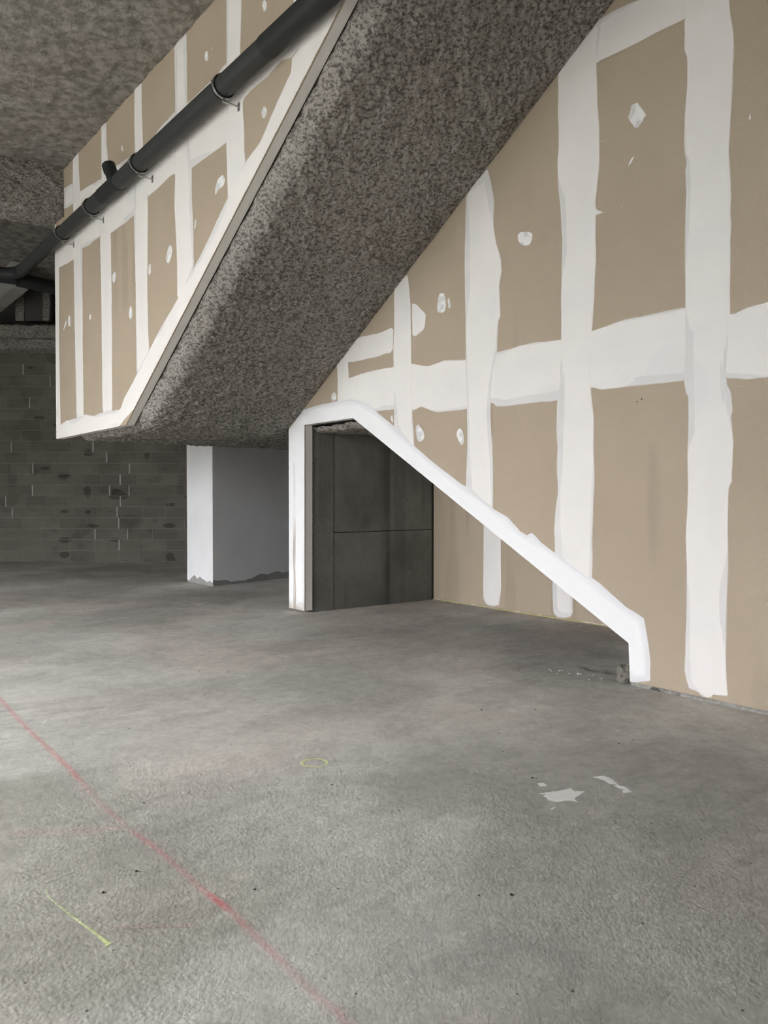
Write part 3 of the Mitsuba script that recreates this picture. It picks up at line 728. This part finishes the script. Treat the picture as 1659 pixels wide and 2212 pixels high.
# ------------------------------------------------------------------ plastered pillar below the landing
c0, c1, c2 = (np.array(at(x, y, 2, 0)[:2]) for x, y in ((405, 1257), (460, 1267), (620, 1248)))
c2 = c1 + (c2 - c1) * 1.25
c3 = c0 + (c2 - c1)
foot_poly = Polygon([c0, c1, c2, c3])
put('pillar', prism_xy(foot_poly.buffer(-0.006, join_style=2), 0, 2.9), 'mat_bare')
tag('pillar', 'white plastered pillar standing behind the drywall end, bare concrete along its foot', 'pillar')
def coat(p0, p1, zs_):
    d = (p1 - p0) / np.linalg.norm(p1 - p0); n = np.array([d[1], -d[0]])
    if n @ p0 > 0: n = -n
    L = np.linalg.norm(p1 - p0)
    s = np.linspace(0, L, 90)
    zb = np.interp(s / L, np.linspace(0, 1, len(zs_)), zs_) + 0.02 * (meshkit.fbm(np.c_[s * 12, s * 0, s * 0], 3, 4) - 0.5)
    q = Polygon(np.r_[np.c_[s, zb], [[L, 2.9], [0, 2.9]]])
    m = trimesh.creation.extrude_polygon(q, 0.007, engine='earcut')
    v = np.array(m.vertices)
    m.vertices = np.c_[p0[None] + v[:, :1] * d + (v[:, 2:3] - 0.004) * n, v[:, 1]]
    m.fix_normals()
    return m
put('pillar__plaster_coat', coat(c0, c1, [0.03, 0.06, 0.10, 0.14, 0.09, 0.13, 0.10, 0.08, 0.06, 0.09, 0.06]), 'mat_coat')
put('pillar__plaster_coat', coat(c1, c2, [0.11, 0.09, 0.085, 0.05, 0.045, 0.045, 0.06, 0.09, 0.14, 0.10, 0.12, 0.14, 0.10, 0.12, 0.12, 0.12, 0.12]), 'mat_coat')

# ------------------------------------------------------------------ marks and crumbs on the floor
def fl(pts): return np.array([at(a, b, 2, 0)[:2] for a, b in pts])
def ribbon(pts, width, strength, n=160, closed=False):
    c = np.array(LineString(pts).segmentize(0.01).coords)
    s = np.r_[0, np.cumsum(np.linalg.norm(np.diff(c, axis=0), axis=1))]; s /= s[-1]
    t = np.gradient(c, axis=0); t /= np.linalg.norm(t, axis=1, keepdims=True)
    nn = np.stack([-t[:, 1], t[:, 0]], 1)
    w = np.interp(s, *width)[:, None] if isinstance(width, tuple) else width
    st = np.interp(s, *strength) if isinstance(strength, tuple) else np.full(len(s), strength)
    rows, uu = [], []
    for k, a in ((-1, 0), (-0.5, 0.6), (0, 1), (0.5, 0.6), (1, 0)):
        rows.append(np.c_[c + nn * w * k, np.full(len(c), 0.0006 + 0.0004 * a)]); uu.append(np.c_[np.full(len(c), a), st])
    m = len(c); v = np.vstack(rows); i = np.arange(m - 1); f = []
    for r in range(4):
        a = r * m + i
        f += [np.stack([a, a + m, a + m + 1], 1), np.stack([a, a + m + 1, a + 1], 1)]
    f = np.vstack(f)
    me = trimesh.Trimesh(v, f, process=False)
    f = np.where((me.face_normals[:, 2] < 0)[:, None], f[:, ::-1], f)
    return trimesh.Trimesh(v, f, process=False), np.vstack(uu)
CS = ([0, .45, .62, .70, .73, .76, .80, .86, .92, .96, 1], [0.32, 0.36, 0.45, 0.50, 0.12, 0.8, 1.0, 1.0, 0.65, 1.0, 1.0])
red = fl([(-160,1400),(-60,1470),(0,1510),(60,1575),(150,1660),(220,1740),(290,1800),(345,1838),(420,1908),(500,1970),(560,2030),(610,2080),(660,2130),(720,2180),(770,2222),(900,2330)])
m, uv = ribbon(red, ([0, .4, .7, .85, 1], [0.034, 0.028, 0.024, 0.026, 0.026]), CS)
k = put('floor__chalk_line', m, 'mat_chalk_red', uv=uv); labels[k] = {'label': 'dusty red chalk line'}
m, uv = ribbon(fl([(20,1800),(120,1797),(200,1795),(270,1785)]), 0.05, ([0, .5, 1], [0.12, 0.25, 0.12]))
k = put('floor__chalk_line', m, 'mat_chalk_red', uv=uv); labels[k] = {'label': 'faint red chalk haze'}
m, uv = ribbon(fl([(250,2004),(330,2000),(420,1999)]), 0.014, 0.22)
put('floor__chalk_line', m, 'mat_chalk_red', uv=uv)
m, uv = ribbon(fl([(98,1920),(105,1938),(150,1975),(200,2012),(236,2041)]), ([0, .5, .9, 1], [0.006, 0.007, 0.010, 0.015]), ([0, .3, .8, 1], [0.35, 0.55, 0.8, 1.0]))
k = put('floor__chalk_stroke', m, 'mat_chalk_green', uv=uv); labels[k] = {'label': 'yellow green chalk stroke'}
th = np.linspace(0, 2 * np.pi, 60)
rc = at(679, 1649, 2, 0)
rp = fl([(679 + 27 * math.cos(t), 1648 + 9 * math.sin(t)) for t in th])
m, uv = ribbon(rp, 0.016, ([0, .2, .5, .75, .9, 1], [0.8, 0.6, 0.8, 0.7, 1.0, 0.9]))
k = put('floor__chalk_ring', m, 'mat_chalk_green', uv=uv); labels[k] = {'label': 'small yellow green chalk ring'}
for q in ([(50,1903),(90,1888),(105,1882)], [(98,1908),(130,1893),(160,1882),(156,1874),(148,1872)]):
    m, uv = ribbon(fl(q), 0.007, 0.6)
    put('floor__chalk_stroke', m, 'mat_chalk_pale', uv=uv)
SPL = [[(1164,1714),(1185,1712),(1205,1710),(1222,1707),(1234,1699),(1240,1708),(1270,1709),(1252,1716),(1240,1724),(1254,1734),(1220,1731),(1205,1733),(1188,1729),(1182,1722)],
       [(1276,1678),(1300,1674),(1318,1680),(1330,1686),(1340,1696),(1352,1700),(1366,1711),(1345,1714),(1338,1704),(1325,1698),(1310,1690),(1292,1682)], [(1184,1747),(1196,1742),(1204,1745),(1194,1751)],
       [(1160,1692),(1172,1691),(1178,1697),(1168,1698)], [(1310,1460),(1322,1455),(1324,1459)]]
for i, pts in enumerate(SPL[:4]):
    g = ragged(Polygon(fl(pts)).buffer(0.002), 0.008, 0.006, 200 + i, fine=0.9)
    m, uv = film_floor(g, levels=(0.0, 0.006, 0.014, 0.026))
    put('floor__plaster_splash', m, 'mat_splash', uv=uv)

def chip(c, r, seed):
    m = trimesh.creation.icosphere(1, r)
    v = np.array(m.vertices); v *= [1.5, 0.9, 0.5]; v *= (0.7 + 0.6 * meshkit.noise(v / r * 1.3 + seed, seed))[:, None]
    a = seed * 1.7; v = v @ np.array([[math.cos(a), -math.sin(a), 0], [math.sin(a), math.cos(a), 0], [0, 0, 1]])
    v[:, 2] -= v[:, 2].min(); m.vertices = v + [c[0], c[1], 0.0005]
    return m
pale = [(1172,1427),(1191,1450),(1204,1456),(1208,1450),(1214,1450),(1230,1456),(1250,1456),(1248,1459),(1255,1457),(1272,1469),(1282,1459),(1104,1450),(131,1228),(128,1226),(319,1229),(1381,1488),(1545,1529),(1254,1353),(1300,1467),(1187,1447)]
dark = [(442,1502),(1120,1449),(840,1496),(1156,1533),(1232,1530),(1040,1534),(716,1696),(578,1697),(550,1922),(1337,1607),(1150,1681),(730,1920),(1034,1935),(1104,1934),(294,1883),(222,1929),(310,1735),(62,1421),(430,1450),(494,1452)]
put('plaster_crumbs', trimesh.util.concatenate([chip(at(x, y, 2, 0), 0.005 + 0.004 * rng.random(), i) for i, (x, y) in enumerate(pale)]), 'mat_chip')
tag('plaster_crumbs', 'scattered white plaster crumbs on the floor before the opening', kind='stuff', category='crumbs')
put('grit_crumbs', trimesh.util.concatenate([chip(at(x, y, 2, 0), 0.0028 + 0.003 * rng.random(), i + 40) for i, (x, y) in enumerate(dark)]), 'mat_grit')
tag('grit_crumbs', 'scattered dark grit crumbs on the open floor', kind='stuff', category='crumbs')
# mortar lump in the corner where the opening meets the floor
c = np.array([XW + 0.085, 3.93, 0.0])
m = trimesh.creation.icosphere(4, 1.0)
v = np.array(m.vertices)
v = v * (0.45 + 1.0 * meshkit.fbm(v * 2.2 + 4, 5, 8))[:, None] * [0.095, 0.10, 0.15]
v[:, 2] = np.where(v[:, 2] < -0.02, -0.02, v[:, 2]) + 0.02
m.vertices = v + c
put('mortar_lump', m, 'mat_rubble', smooth=35); tag('mortar_lump', 'rough grey mortar lump in the low corner of the sloping opening', 'rubble')
